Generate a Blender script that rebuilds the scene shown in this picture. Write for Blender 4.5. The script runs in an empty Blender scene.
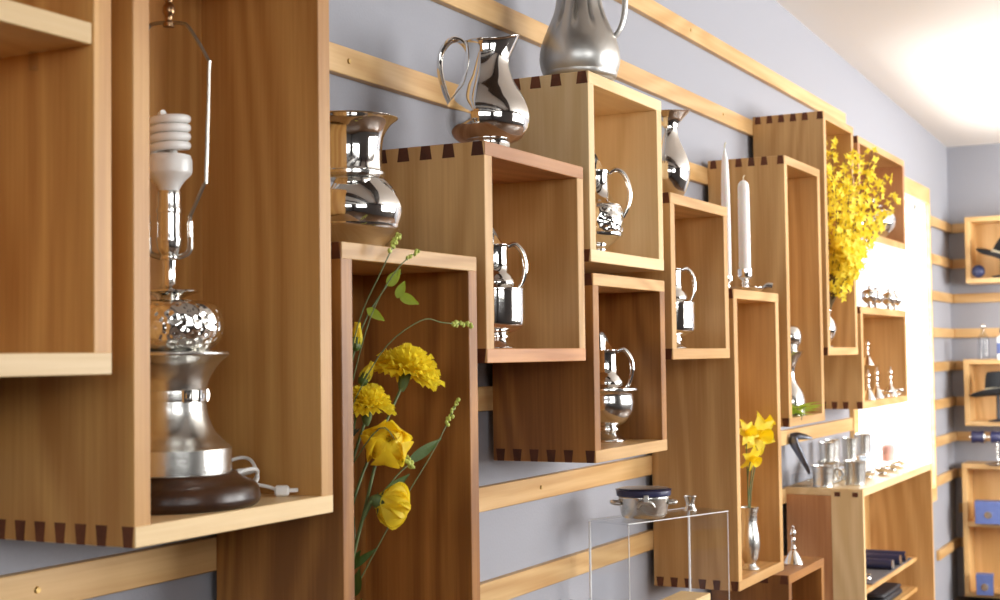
import bpy, bmesh, math, random
from mathutils import Vector, Matrix
random.seed(7)
S = bpy.context.scene
C = S.collection
H = 1.45            # eye height above the floor; all z below are given relative to the eye
PI = math.pi

# ------------------------------------------------------------------ camera
cam = bpy.data.cameras.new('camera'); camo = bpy.data.objects.new('camera', cam); C.objects.link(camo)
yaw, pitch, roll = 0.48570814, -0.03927127, 0.01284288
f = Vector((math.cos(yaw)*math.cos(pitch), math.sin(yaw)*math.cos(pitch), -math.sin(pitch)))*-1
fw = -f
fw = Vector((math.cos(pitch)*math.cos(yaw), math.cos(pitch)*math.sin(yaw), -math.sin(pitch)))
fw = fw.normalized()
rt = Vector((math.sin(yaw), -math.cos(yaw), 0)); dn = fw.cross(rt)
r2 = rt*math.cos(roll) + dn*math.sin(roll); d2 = -rt*math.sin(roll) + dn*math.cos(roll)
m = Matrix((r2, -d2, -fw)).transposed().to_4x4(); m.translation = (0, 0, H)
camo.matrix_world = m
cam.sensor_width = 36; cam.lens = 36*1.3961; cam.clip_start = 0.05
cam.dof.use_dof = True; cam.dof.focus_distance = 2.75; cam.dof.aperture_fstop = 6.3
S.camera = camo
S.view_settings.view_transform = 'Standard'; S.view_settings.look = 'None'
S.view_settings.exposure = 0.0; S.view_settings.gamma = 1; S.view_settings.use_curve_mapping = False
S.cycles.use_denoising = True
S.cycles.max_bounces = 10; S.cycles.diffuse_bounces = 5; S.cycles.glossy_bounces = 5
S.cycles.transparent_max_bounces = 12; S.cycles.sample_clamp_indirect = 6

# ------------------------------------------------------------------ light
W = bpy.data.worlds.new('sky'); S.world = W; W.use_nodes = True
bg = W.node_tree.nodes['Background']; bg.inputs[0].default_value = (0.86, 0.93, 1, 1); bg.inputs[1].default_value = 2.6
YR = -2.9           # right-hand wall
RW = [(-1.8, 0.4, .35, 1.25), (3.2, 5.2, -.35, 1.1), (5.7, 7.9, -.35, 1.1)]      # its windows: X0, X1, z0, z1
RWP = [52, 150, 260]
RB = (-2.4, .9, .40, 1.30)                                   # window in the rear wall, behind the viewer: Y0, Y1, z0, z1
def daylight(name, loc, rot, sx, sy, power, col=(1, .985, .965)):
    l = bpy.data.lights.new(name, 'AREA'); l.shape = 'RECTANGLE'; l.size = sx; l.size_y = sy; l.energy = power; l.color = col
    o = bpy.data.objects.new(name, l); C.objects.link(o); o.location = loc; o.rotation_euler = rot; return o
for (x0, x1, z0, z1), p in zip(RW, RWP):
    daylight('daylight', ((x0+x1)/2, YR-0.16, (z0+z1)/2+H), (PI/2, 0, 0), x1-x0, z1-z0, p)
daylight('daylight', (-2.6-.16, (RB[0]+RB[1])/2, (RB[2]+RB[3])/2+H), (0, -PI/2, 0), RB[3]-RB[2], RB[1]-RB[0], 34)
# daylight through the window in the left-hand wall
daylight('daylight', (7.3, 1.74, 0.02+H), (-PI/2, 0, 0), 2.6, 1.7, 150, (1, .99, .97))

# ------------------------------------------------------------------ materials
def newmat(name):
    mt = bpy.data.materials.new(name); mt.use_nodes = True
    return mt, mt.node_tree.nodes, mt.node_tree.links, mt.node_tree.nodes['Principled BSDF']
def plain(name, col, rough=.5, metal=0, bump=0, bscale=40, spec=.5, var=0, **kw):
    mt, n, l, b = newmat(name)
    b.inputs['Base Color'].default_value = (*col, 1); b.inputs['Roughness'].default_value = rough
    b.inputs['Metallic'].default_value = metal; b.inputs['Specular IOR Level'].default_value = spec
    for k, v in kw.items(): b.inputs[k.replace('_', ' ')].default_value = v
    tc = n.new('ShaderNodeTexCoord'); nz = n.new('ShaderNodeTexNoise'); nz.inputs['Scale'].default_value = bscale
    nz.inputs['Detail'].default_value = 4
    l.new(tc.outputs['Object'], nz.inputs['Vector'])
    if bump:
        bp = n.new('ShaderNodeBump'); bp.inputs['Strength'].default_value = bump; bp.inputs['Distance'].default_value = .01
        l.new(nz.outputs['Fac'], bp.inputs['Height']); l.new(bp.outputs['Normal'], b.inputs['Normal'])
    if var:
        rp = n.new('ShaderNodeMix'); rp.data_type = 'RGBA'
        rp.inputs['A'].default_value = (*[c*(1-var) for c in col], 1); rp.inputs['B'].default_value = (*[min(1, c*(1+var)) for c in col], 1)
        l.new(nz.outputs['Fac'], rp.inputs['Factor']); l.new(rp.outputs['Result'], b.inputs['Base Color'])
    return mt
def srgb(r, g, b):
    f = lambda c: (c/255/12.92) if c <= 10 else ((c/255+.055)/1.055)**2.4
    return (f(r), f(g), f(b))
def wood(name, light, dark, axis=2, rough=.42, figure=.35, scale=1.0):
    mt, n, l, b = newmat(name)
    tc = n.new('ShaderNodeTexCoord'); oi = n.new('ShaderNodeObjectInfo')
    ad = n.new('ShaderNodeVectorMath'); ad.operation = 'ADD'
    ml = n.new('ShaderNodeMath'); ml.operation = 'MULTIPLY'; ml.inputs[1].default_value = 37.0
    l.new(oi.outputs['Random'], ml.inputs[0]); l.new(tc.outputs['Object'], ad.inputs[0]); l.new(ml.outputs[0], ad.inputs[1])
    def noise(along, across, detail, dist=0):
        mp = n.new('ShaderNodeMapping'); v = [across*scale]*3; v[axis] = along*scale; mp.inputs['Scale'].default_value = v
        l.new(ad.outputs[0], mp.inputs['Vector'])
        z = n.new('ShaderNodeTexNoise'); z.inputs['Scale'].default_value = 1; z.inputs['Detail'].default_value = detail
        z.inputs['Distortion'].default_value = dist; l.new(mp.outputs[0], z.inputs['Vector']); return z.outputs['Fac']
    big = noise(.55, 3.2, 1.2, .5); fib = noise(5, 150, 3); mid = noise(1.2, 6, 2)
    m1 = n.new('ShaderNodeMath'); m1.operation = 'MULTIPLY'; m1.inputs[1].default_value = 75; l.new(big, m1.inputs[0])
    sn = n.new('ShaderNodeMath'); sn.operation = 'SINE'; l.new(m1.outputs[0], sn.inputs[0])
    a = n.new('ShaderNodeMath'); a.operation = 'MULTIPLY_ADD'; a.inputs[1].default_value = .5*figure; a.inputs[2].default_value = .1; l.new(sn.outputs[0], a.inputs[0])
    a2 = n.new('ShaderNodeMath'); a2.operation = 'MULTIPLY_ADD'; a2.inputs[1].default_value = .55; l.new(fib, a2.inputs[0]); l.new(a.outputs[0], a2.inputs[2])
    a3 = n.new('ShaderNodeMath'); a3.operation = 'MULTIPLY_ADD'; a3.inputs[1].default_value = .75; l.new(mid, a3.inputs[0]); l.new(a2.outputs[0], a3.inputs[2])
    rp = n.new('ShaderNodeValToRGB'); rp.color_ramp.elements[0].position = .40; rp.color_ramp.elements[1].position = 1.15
    rp.color_ramp.elements[0].color = (*light, 1); rp.color_ramp.elements[1].color = (*dark, 1)
    l.new(a3.outputs[0], rp.inputs['Fac'])
    hv = n.new('ShaderNodeHueSaturation'); mr = n.new('ShaderNodeMapRange'); mr.inputs['To Min'].default_value = .9; mr.inputs['To Max'].default_value = 1.1
    l.new(oi.outputs['Random'], mr.inputs['Value']); l.new(mr.outputs[0], hv.inputs['Value']); l.new(rp.outputs['Color'], hv.inputs['Color'])
    l.new(hv.outputs['Color'], b.inputs['Base Color'])
    b.inputs['Roughness'].default_value = rough; b.inputs['Specular IOR Level'].default_value = .35
    bp = n.new('ShaderNodeBump'); bp.inputs['Strength'].default_value = .08; bp.inputs['Distance'].default_value = .004
    l.new(fib, bp.inputs['Height']); l.new(bp.outputs['Normal'], b.inputs['Normal'])
    return mt
WC = {}
def wd(kind, axis):
    k = (kind, axis)
    if k not in WC:
        lt, dk = {'cherry': (srgb(208, 160, 94), srgb(176, 124, 66)), 'dark': (srgb(176, 122, 62), srgb(130, 84, 40)),
                  'red': (srgb(200, 146, 98), srgb(166, 112, 68)), 'maple': (srgb(232, 204, 156), srgb(214, 180, 128)),
                  'mid': (srgb(213, 172, 116), srgb(182, 138, 82)), 'rail': (srgb(210, 174, 122), srgb(186, 144, 90)),
                  'trim': (srgb(228, 190, 134), srgb(208, 166, 106))}[kind]
        WC[k] = wood('%s_wood_%s' % (kind, 'xyz'[axis]), lt, dk, axis)
    return WC[k]
endgrain = wood('end_grain', srgb(112, 62, 34), srgb(84, 44, 24), 0, rough=.6)
endgrain_d = wood('end_grain_deep', srgb(96, 52, 28), srgb(72, 36, 18), 0, rough=.6)
silver = plain('polished_silver', (.83, .82, .79), .07, 1, .05, 18)
silver2 = plain('worn_silver', (.74, .73, .70), .16, 1, .05, 30)
harp_m = plain('harp_wire', (.34, .33, .30), .30, 1, .02, 60)
pewter = plain('satin_pewter', (.58, .57, .54), .36, 1, .05, 60)
pewter_d = plain('brushed_pewter', (.68, .67, .63), .27, 1, .04, 90)
dark_metal = plain('dark_pewter', (.17, .18, .21), .38, 1, .06, 40)
white_pl = plain('white_plastic', (.82, .82, .80), .35, 0, .02, 60)
cfl_glass = plain('frosted_tube', (.88, .88, .86), .25, 0, .01, 60)
wax = plain('white_wax', (.86, .86, .84), .45, 0, .05, 30, Subsurface_Weight=.15)
wick_m = plain('wick', (.75, .66, .45), .9, 0, .2, 200)
dkwood = wood('walnut_wood', srgb(84, 56, 38), srgb(48, 30, 20), 0, rough=.28)
def petalmat(name, col, k=.45, var=.08):
    mt = plain(name, col, .55, 0, .15, 110, var=var); n, l = mt.node_tree.nodes, mt.node_tree.links
    tl = n.new('ShaderNodeBsdfTranslucent'); tl.inputs[0].default_value = (*col, 1)
    ms = n.new('ShaderNodeMixShader'); ms.inputs[0].default_value = k
    l.new(n['Principled BSDF'].outputs[0], ms.inputs[1]); l.new(tl.outputs[0], ms.inputs[2]); l.new(ms.outputs[0], n['Material Output'].inputs['Surface'])
    return mt
yellow = petalmat('yellow_petals', srgb(255, 236, 66), .5); yellow2 = petalmat('deep_yellow_petals', srgb(255, 231, 58), .5)
forsy = petalmat('forsythia_yellow', srgb(255, 236, 80))
stem_m = plain('stem_green', srgb(86, 104, 56), .6, 0, .2, 60, var=.15)
stem_d = plain('dark_stem', srgb(58, 66, 44), .7, 0, .3, 60, var=.2)
leaf_m = petalmat('fresh_leaf', srgb(172, 196, 62), .4)
leaf_d = plain('deep_leaf', srgb(74, 98, 40), .5, 0, .2, 60, var=.2)
sprig_m = plain('sprig_green', srgb(186, 196, 92), .6, 0, .2, 90, var=.12)
twig = plain('twig_bark', srgb(104, 84, 52), .8, 0, .4, 80, var=.2)
navy = plain('navy_lid', srgb(40, 42, 78), .35, 0, .03, 60)
navy_c = plain('navy_cloth', srgb(44, 50, 84), .4, 0, .1, 120, var=.15)
blue_b = plain('blue_box_card', srgb(88, 104, 156), .45, 0, .03, 40, var=.15)
greycloth = plain('grey_cloth', srgb(92, 92, 98), .9, 0, .3, 220, var=.1)
felt = plain('black_felt', srgb(20, 21, 24), .85, 0, .3, 160, var=.1)
band_l = plain('pale_ribbon', srgb(214, 206, 178), .6, 0, .1, 80)
pinkm = plain('pink_paper', srgb(238, 186, 178), .7, 0, .05, 30)
brass = plain('brass', (.62, .42, .16), .3, 1, .05, 60)
bronze = plain('dark_bronze', (.28, .17, .09), .3, 1, .05, 60)
black_pl = plain('black_case', srgb(40, 40, 46), .5, 0, .1, 60)
wall_m = plain('lavender_grey_paint', srgb(156, 157, 164), .85, 0, .06, 160, spec=.2, var=.03)
ceil_m = plain('ceiling_paint', srgb(238, 234, 228), .9, 0, .03, 120, spec=.2)
rear_m = plain('rear_wall_paint', srgb(92, 88, 88), .85, 0, .05, 120, spec=.2)
white_t = plain('white_painted_wood', srgb(232, 230, 224), .5, 0, .03, 60)
def clear(name, tint=(1, 1, 1), rough=.02, refl=.5):
    mt, n, l, b = newmat(name)
    tr = n.new('ShaderNodeBsdfTransparent'); tr.inputs[0].default_value = (*tint, 1)
    gl = n.new('ShaderNodeBsdfGlossy'); gl.inputs['Roughness'].default_value = rough
    lw = n.new('ShaderNodeLayerWeight'); lw.inputs['Blend'].default_value = .5
    pw = n.new('ShaderNodeMath'); pw.operation = 'POWER'; pw.inputs[1].default_value = 4.5; l.new(lw.outputs['Facing'], pw.inputs[0])
    fr = n.new('ShaderNodeMath'); fr.operation = 'MULTIPLY_ADD'; fr.inputs[1].default_value = refl; fr.inputs[2].default_value = .03; l.new(pw.outputs[0], fr.inputs[0])
    ms = n.new('ShaderNodeMixShader'); l.new(fr.outputs[0], ms.inputs[0]); l.new(tr.outputs[0], ms.inputs[1]); l.new(gl.outputs[0], ms.inputs[2])
    l.new(ms.outputs[0], n['Material Output'].inputs['Surface']); return mt
glass = clear('window_glass')
acrylic = clear('clear_acrylic', (.93, .94, .95), .05, refl=.4)
glint_m = plain('acrylic_glint', (.86, .87, .88), .2, 0, .02, 60)  # pale colour standing for light caught along the riser's edges
hammer, _n, _l, _b = newmat('hammered_silver')
_b.inputs['Base Color'].default_value = (.83, .82, .79, 1); _b.inputs['Metallic'].default_value = 1; _b.inputs['Roughness'].default_value = .08
_tc = _n.new('ShaderNodeTexCoord'); _v = _n.new('ShaderNodeTexVoronoi'); _v.inputs['Scale'].default_value = 95; _v.feature = 'SMOOTH_F1'
_bp = _n.new('ShaderNodeBump'); _bp.inputs['Strength'].default_value = .75; _bp.inputs['Distance'].default_value = .005
_l.new(_tc.outputs['Object'], _v.inputs['Vector']); _l.new(_v.outputs['Distance'], _bp.inputs['Height']); _l.new(_bp.outputs['Normal'], _b.inputs['Normal'])
added_beam_m = wood('added_beam_wood', srgb(70, 52, 38), srgb(46, 34, 26), 1, rough=.5)
floor_m = wood('floor_boards', srgb(104, 76, 52), srgb(74, 52, 36), 0, rough=.35)

# ------------------------------------------------------------------ mesh helpers
def box(bm, x0, x1, y0, y1, z0, z1, bev=0, mi=0):
    vs = [bm.verts.new((x, y, z)) for x in (x0, x1) for y in (y0, y1) for z in (z0, z1)]
    fs = [bm.faces.new([vs[i] for i in q]) for q in ((0, 1, 3, 2), (4, 6, 7, 5), (0, 4, 5, 1), (2, 3, 7, 6), (0, 2, 6, 4), (1, 5, 7, 3))]
    for q in fs: q.material_index = mi
    if bev:
        es = list({e for q in fs for e in q.edges})
        r = bmesh.ops.bevel(bm, geom=es, offset=bev, segments=1, affect='EDGES', profile=.5)
        for q in r['faces']: q.material_index = mi
def prism(bm, pts_a, pts_b, mi=0):
    a = [bm.verts.new(p) for p in pts_a]; b = [bm.verts.new(p) for p in pts_b]; k = len(a)
    fs = [bm.faces.new(a[::-1]), bm.faces.new(b)] + [bm.faces.new((a[i], a[(i+1) % k], b[(i+1) % k], b[i])) for i in range(k)]
    for q in fs: q.material_index = mi
    bmesh.ops.recalc_face_normals(bm, faces=fs)
def spline(pts, n=6):
    out = []; P = [Vector(p) for p in pts]
    for i in range(len(P)-1):
        a = P[max(i-1, 0)]; b = P[i]; c = P[i+1]; d = P[min(i+2, len(P)-1)]
        for k in range(n):
            t = k/n
            out.append(.5*((2*b) + (c-a)*t + (2*a-5*b+4*c-d)*t*t + (3*b-a-3*c+d)*t**3))
    out.append(P[-1]); return out
def lathe(bm, prof, seg=40, c=(0, 0, 0), smooth=5, spout=None, mi=0, squash=1):
    """prof: (r, z) list from the bottom up; spout(r, z, angle) may return a changed (r, z)"""
    if not smooth: prof = [q[:2] for q in prof]
    if smooth: prof = [(max(p.x, 0), p.y) for p in [Vector((v[0], v[1])) for v in spl2(prof, smooth)]]
    rings = []
    for r, z in prof:
        if r < 1e-5: rings.append([bm.verts.new((c[0], c[1], c[2]+z))]); continue
        ring = []
        for k in range(seg):
            a = 2*PI*k/seg; rr, zz = (r, z) if not spout else spout(r, z, a)
            ring.append(bm.verts.new((c[0]+rr*math.cos(a), c[1]+squash*rr*math.sin(a), c[2]+zz)))
        rings.append(ring)
    for p, q in zip(rings, rings[1:]):
        if len(p) == 1 and len(q) == 1: continue
        for k in range(seg):
            j = (k+1) % seg
            if len(p) == 1: fc = bm.faces.new((p[0], q[j], q[k]))
            elif len(q) == 1: fc = bm.faces.new((p[k], p[j], q[0]))
            else: fc = bm.faces.new((p[k], p[j], q[j], q[k]))
            fc.material_index = mi
    if len(rings[0]) > 1: bm.faces.new(rings[0][::-1]).material_index = mi
def spl2(prof, n):
    # points written with a third value are hard corners: the spline is broken there
    out = []; run = []
    for p in prof:
        run.append((p[0], p[1], 0))
        if len(p) > 2 and len(run) > 1:
            out += spline(run, n)[:-1]; run = [(p[0], p[1], 0)]
    if len(run) > 1: out += spline(run, n)
    else: out.append(Vector(run[0]))
    return out
def tube(bm, pts, rad, seg=8, n=6, cap=True, flat=1, mi=0, up=None):
    """sweep; rad is a number or one per control point; flat squashes the section along its binormal"""
    if n: P = spline(pts, n)
    else: P = [Vector(p) for p in pts]
    if isinstance(rad, (int, float)): R = [rad]*len(P)
    else:
        k = len(rad)-1; R = []
        for i in range(len(P)):
            t = i/(len(P)-1)*k; j = min(int(t), k-1); R.append(rad[j]+(rad[j+1]-rad[j])*(t-j))
    T = [(P[min(i+1, len(P)-1)]-P[max(i-1, 0)]).normalized() for i in range(len(P))]
    nv = Vector(up) if up else (T[0].orthogonal())
    rings = []
    for p, t, r in zip(P, T, R):
        nv = (nv - t*nv.dot(t))
        if nv.length < 1e-6: nv = t.orthogonal()
        nv.normalize(); bn = t.cross(nv)
        rings.append([bm.verts.new(p + nv*(r*math.cos(2*PI*k/seg)) + bn*(r*flat*math.sin(2*PI*k/seg))) for k in range(seg)])
    for a, b in zip(rings, rings[1:]):
        for k in range(seg): bm.faces.new((a[k], a[(k+1) % seg], b[(k+1) % seg], b[k])).material_index = mi
    if cap:
        bm.faces.new(rings[0][::-1]).material_index = mi; bm.faces.new(rings[-1]).material_index = mi
def ball(bm, c, r, sc=(1, 1, 1), u=16, v=10, mi=0):
    res = bmesh.ops.create_uvsphere(bm, u_segments=u, v_segments=v, radius=r)
    for w in res['verts']: w.co = Vector((w.co.x*sc[0]+c[0], w.co.y*sc[1]+c[1], w.co.z*sc[2]+c[2]))
    for fc in {q for w in res['verts'] for q in w.link_faces}: fc.material_index = mi
def petal(bm, base, d, up, L, Wd, curl=.3, ruffle=0, cup=.2, nu=5, nv=6, tip=.55, mi=0):
    """a petal or leaf: leaves base along d, its face towards up"""
    d = Vector(d).normalized(); up = Vector(up); up = (up - d*up.dot(d)).normalized(); s = d.cross(up); base = Vector(base)
    g = []
    for i in range(nv+1):
        t = i/nv; w = Wd*(math.sin(PI*min(1, t**tip*.92+.02))**.75) if tip < 1.5 else Wd*(.25+.75*t)
        row = []
        for j in range(nu+1):
            q = j/nu*2-1
            z = cup*Wd*q*q*t - curl*L*t*t + (ruffle*L*math.sin(j*2.9+i+random.random()*2)*t*t if ruffle else 0)
            ln = L*t*(1 - .12*q*q) + (ruffle*L*.7*(random.random()-.5) if ruffle and i == nv else 0)
            row.append(bm.verts.new(base + d*ln + s*(q*w*.5) + up*z))
        g.append(row)
    for i in range(nv):
        for j in range(nu): bm.faces.new((g[i][j], g[i][j+1], g[i+1][j+1], g[i+1][j])).material_index = mi
def obj(name, bm, mats, parent=None, smooth=True, angle=38, loc=None):
    me = bpy.data.meshes.new(name); bm.to_mesh(me); bm.free()
    for mt in (mats if isinstance(mats, (list, tuple)) else [mats]): me.materials.append(mt)
    if smooth:
        me.shade_smooth(); me.set_sharp_from_angle(angle=math.radians(angle))
    o = bpy.data.objects.new(name, me); C.objects.link(o)
    if parent: o.parent = parent
    if loc: o.location = loc
    return o
B = bmesh.new
def thing(name, label, cat, loc, rotz=0, group=None):
    o = bpy.data.objects.new(name, None); C.objects.link(o); o.empty_display_size = .03
    o.location = (loc[0], loc[1], loc[2]+H); o.rotation_euler = (0, 0, rotz)
    o['label'] = label; o['category'] = cat
    if group: o['group'] = group
    return o
def tag(o, label, cat, group=None):
    o['label'] = label; o['category'] = cat
    if group: o['group'] = group
    return o
def single(name, bm, mats, loc, label, cat, group=None, rotz=0, smooth=True):
    o = obj(name, bm, mats, None, smooth); o.location = (loc[0], loc[1], loc[2]+H); o.rotation_euler = (0, 0, rotz)
    return tag(o, label, cat, group)
def copy_tree(o, parent=None):
    c = o.copy(); C.objects.link(c)
    if parent: c.parent = parent
    for ch in list(o.children): copy_tree(ch, c)
    return c
def dup(o, loc, label, rotz=0, group=None):
    c = copy_tree(o); c.location = (loc[0], loc[1], loc[2]+H); c.rotation_euler = (0, 0, rotz); c['label'] = label
    if group: c['group'] = group
    return c
def struct(name, bm, mat, smooth=False, parent=None):
    o = obj(name, bm, mat, parent, smooth)
    if not parent: o.location = (0, 0, H); o['kind'] = 'structure'
    return o

# ------------------------------------------------------------------ the room
XB, XE, YL = -2.6, 8.56, 1.5
def zc(x): return 1.317 - .035*(x-5.08)          # the ceiling falls slightly towards the far end
WL = (6.15, 7.86, -.75, .80)                      # window opening in the left-hand wall
bm = B(); box(bm, XB-.15, XE+.15, YR-.15, YL+.15, -H-.1, -H); struct('floor', bm, floor_m)
bm = B(); prism(bm, [(XB-.15, YR-.15, zc(XB)), (XE+.15, YR-.15, zc(XE)), (XE+.15, YL+.15, zc(XE)), (XB-.15, YL+.15, zc(XB))],
                [(XB-.15, YR-.15, 1.75), (XE+.15, YR-.15, 1.75), (XE+.15, YL+.15, 1.75), (XB-.15, YL+.15, 1.75)]); struct('ceiling', bm, ceil_m)
def holed(name, y0, y1, wins, mat):
    bm = B(); x = XB-.15
    for a, b, c, d in wins:
        box(bm, x, a, y0, y1, -H, 1.6); box(bm, a, b, y0, y1, -H, c); box(bm, a, b, y0, y1, d, 1.6); x = b
    box(bm, x, XE+.15, y0, y1, -H, 1.6)
    bmesh.ops.remove_doubles(bm, verts=bm.verts, dist=1e-5)
    return struct(name, bm, mat)
holed('wall_left', YL, YL+.15, [WL], wall_m)
holed('wall_right', YR-.15, YR, RW, rear_m)
bm = B(); box(bm, XE, XE+.15, YR, YL, -H, 1.6); struct('wall_end', bm, wall_m)
bm = B()
for q in ((YR, RB[0], -H, 1.7), (RB[1], YL, -H, 1.7), (RB[0], RB[1], -H, RB[2]), (RB[0], RB[1], RB[3], 1.7)): box(bm, XB-.15, XB, *q)
struct('wall_rear', bm, rear_m)
for k, xb in enumerate((-1.7, -.35, 1.0, 2.3)):                  # unseen beams, added to put dark bands into the silver's reflections
    bm = B(); box(bm, xb-.17, xb+.17, YR, YL, zc(xb)-.16, zc(xb)+.05, .01); struct('trim_%d' % (k+1), bm, added_beam_m)
o = bpy.data.objects.new('window_5', None); C.objects.link(o); o.location = (0, 0, H); o['kind'] = 'structure'
bm = B()
for q in ((RB[0], RB[0]+.05, RB[2], RB[3]), (RB[1]-.05, RB[1], RB[2], RB[3]), (-.78, -.72, RB[2], RB[3]), (RB[0], RB[1], RB[2], RB[2]+.05), (RB[0], RB[1], RB[3]-.05, RB[3])): box(bm, XB-.08, XB-.04, *q)
obj('sash', bm, white_t, o, False)
bm = B(); box(bm, XB-.064, XB-.058, *RB); obj('pane', bm, glass, o, False)
def window(n, a, b, c, d, y, inner, t, mat, bars, ft=.07, fr=None):
    fr = fr or ft
    """casing round an opening: inner = which way the room lies (-1 or +1 in Y)"""
    o = bpy.data.objects.new('window_%d' % n, None); C.objects.link(o); o.location = (0, 0, H); o['kind'] = 'structure'
    y0, y1 = sorted((y+inner*.022, y)); bm = B()
    box(bm, a-ft, a, y0, y1, c-ft, d+ft+.01, .002); box(bm, b, b+fr, y0, y1, c-ft, d+ft+.01, .002)
    box(bm, a, b, y0, y1, d, d+ft+.01, .002); box(bm, a, b, y0, y1, c-ft, c, .002)
    obj('casing', bm, mat, o, False)
    bm = B(); ya, yb = sorted((y-inner*.001, y-inner*.149))
    box(bm, a, a+.006, ya, yb, c, d); box(bm, b-.006, b, ya, yb, c, d); box(bm, a+.006, b-.006, ya, yb, d-.006, d); box(bm, a+.006, b-.006, ya, yb, c, c+.006); obj('added_reveal_lining', bm, white_t, o, False)  # white boards added so the dimmer reveal comes out bright
    ym = y-inner*.07; bm = B()
    box(bm, a, a+.03, ym-.015, ym+.015, c, d); box(bm, b-.03, b, ym-.015, ym+.015, c, d)
    box(bm, a, b, ym-.015, ym+.015, c, c+.03); box(bm, a, b, ym-.015, ym+.015, d-.03, d)
    for k in range(1, bars): x = a+(b-a)*k/bars; box(bm, x-.014, x+.014, ym-.013, ym+.013, c, d)
    obj('sash', bm, white_t, o, False)
    bm = B(); box(bm, a+.02, b-.02, ym-.003, ym+.003, c+.02, d-.02); obj('pane', bm, glass, o, False)
window(1, *WL[:2], WL[2], WL[3], YL, -1, .15, wd('trim', 0), 1, .075, .03)
for i, (a, b, c, d) in enumerate(RW): window(i+2, a, b, c, d, YR, 1, .15, white_t, 3)

# ---------------- hanging rails along the wall
def rail(zt, x0, x1, label, screws=()):
    o = bpy.data.objects.new('hanging_rail', None); C.objects.link(o); o.location = (x0, YL, zt+H)
    tag(o, label, 'rail', 'wooden hanging rails on the grey walls')
    bm = B(); box(bm, 0, x1-x0, -.02, 0, -.054, 0, .0015); obj('board', bm, wd('rail', 0), o, False)
    for sx in screws:
        bm = B(); bmesh.ops.create_cone(bm, cap_ends=True, segments=12, radius1=.0055, radius2=.004, depth=.003)
        s = obj('screw', bm, brass, o, True, 30); s.location = (sx-x0, -.0212, -.026); s.rotation_euler = (PI/2, 0, 0)
    return o
G = 'grey wall'
rail(1.03, 0.2, 6.05, 'topmost wooden rail on the grey wall, running above all the boxes', (3.0, 4.1))
rail(.81, 0.2, 6.05, 'second wooden rail from the ceiling, behind the large pewter pitcher', (3.27, 4.4))
rail(.588, 0.2, 6.05, 'wooden rail passing behind the silver pitcher and above the flared vase', (2.2,))
rail(.369, 0.2, 6.05, 'wooden rail at the height of the flared vase, mostly hidden by boxes', ())
rail(.15, 0.2, 6.05, 'wooden rail behind the upper ends of the tall flower boxes', ())
rail(-.07, 0.2, 6.05, 'wooden rail seen as a short piece left of the lower jug box', ())
rail(-.291, 0.2, 6.05, 'wooden rail running just under the lamp box and the lower jug box', (1.42, 3.0))
rail(-.502, 0.2, 6.05, 'streaky wooden rail behind the clear riser, lowest one in view', ())
farz = [.74, .53, .325, .12, -.07, -.28, -.485, -.70, -.905, -1.105]
ordn = ['topmost', 'second', 'third', 'fourth', 'fifth', 'sixth', 'seventh', 'eighth', 'ninth', 'lowest']
for z, w in zip(farz, ordn):
    if w == 'ninth': pass
    else: rail(z, 7.93, XE, '%s of the short rails right of the bright window' % w)
    o = bpy.data.objects.new('hanging_rail', None); C.objects.link(o); o.location = (XE, YL-.022, z+H)
    tag(o, '%s of the rails on the end wall behind the hat boxes' % w, 'rail', 'wooden hanging rails on the grey walls')
    bm = B(); box(bm, -.02, 0, -2.4, 0, -.054, 0, .0015); obj('board', bm, wd('rail', 1), o, False)

# ------------------------------------------------------------------ dovetailed display boxes
YF, YBK = 1.23, 1.48
T, TS = .027, .031        # thickness of the boards: top and bottom, sides
def display_box(x0, x1, z0, z1, kind, label, tails=6, kt=None, group='dovetailed wooden display boxes', yf=YF, shelf=None, eg=endgrain, name='display_box', top=True):
    o = thing(name, label, 'box', (x0, YBK, z0), 0, group)
    w, h, d = x1-x0, z1-z0, YBK-yf; kt = kt or kind; e = .0008
    for nm, a in (('side_panel', 0), ('side_panel', w-TS)):
        bm = B(); box(bm, a, a+TS, -d+e, 0, e, h-e, .0012); obj(nm, bm, wd(kind, 2), o, False)
    for nm, za in (('bottom_panel', 0), ('top_panel', h-T)):
        bm = B(); box(bm, e, w-e, -d, -e, za, za+T, .0012)
        for k in range(tails):
            yc = -d + d*(k+.55)/tails if k else -d + d*.28/tails
            wi, wo = d/tails*.27, d/tails*.19
            if k == 0: yc = -d+wi+.0015
            zi, zo = (za+T, za) if za == 0 else (za, za+T)
            for xa, xb in ((-.0007, .004), (w+.0007, w-.004)):
                prism(bm, [(xa, yc-wi, zi), (xa, yc+wi, zi), (xa, yc+wo, zo+(.0005 if za == 0 else -.0005)), (xa, yc-wo, zo+(.0005 if za == 0 else -.0005))],
                      [(xb, yc-wi, zi), (xb, yc+wi, zi), (xb, yc+wo, zo), (xb, yc-wo, zo)], 1)
        obj(nm, bm, [wd(kt, 0), eg], o, False)
    bm = B(); box(bm, TS-.002, w-TS+.002, -.022, -.012, T-.002, h-T+.002); obj('back_panel', bm, wd(kind, 2), o, False)
    if shelf is not None:
        bm = B(); box(bm, TS, w-TS, -d+.003, -.022, shelf-z0-T, shelf-z0, .0012); obj('shelf', bm, wd(kt, 0), o, False)
        bm = B()
        lathe(bm, [(0, 0), (.006, 0), (.006, .022), (0, .022)], 12, (w-TS-.012, -d+.09, shelf-z0-T-.024), 0)
        obj('shelf_pin', bm, acrylic, o)
    return o
display_box(.862, 1.303, -.018, .83, 'cherry', 'box with a shelf at the left edge of the scene, cut by the frame', kt='maple', shelf=.414)
display_box(1.341, 1.777, -.237, .615, 'cherry', 'large wooden box holding the table lamp with the spiral bulb', 7, kt='maple')
display_box(1.803, 2.241, -.655, .18, 'dark', 'tall box holding yellow carnations and a rose, left of centre', 6, kt='mid')
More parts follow.
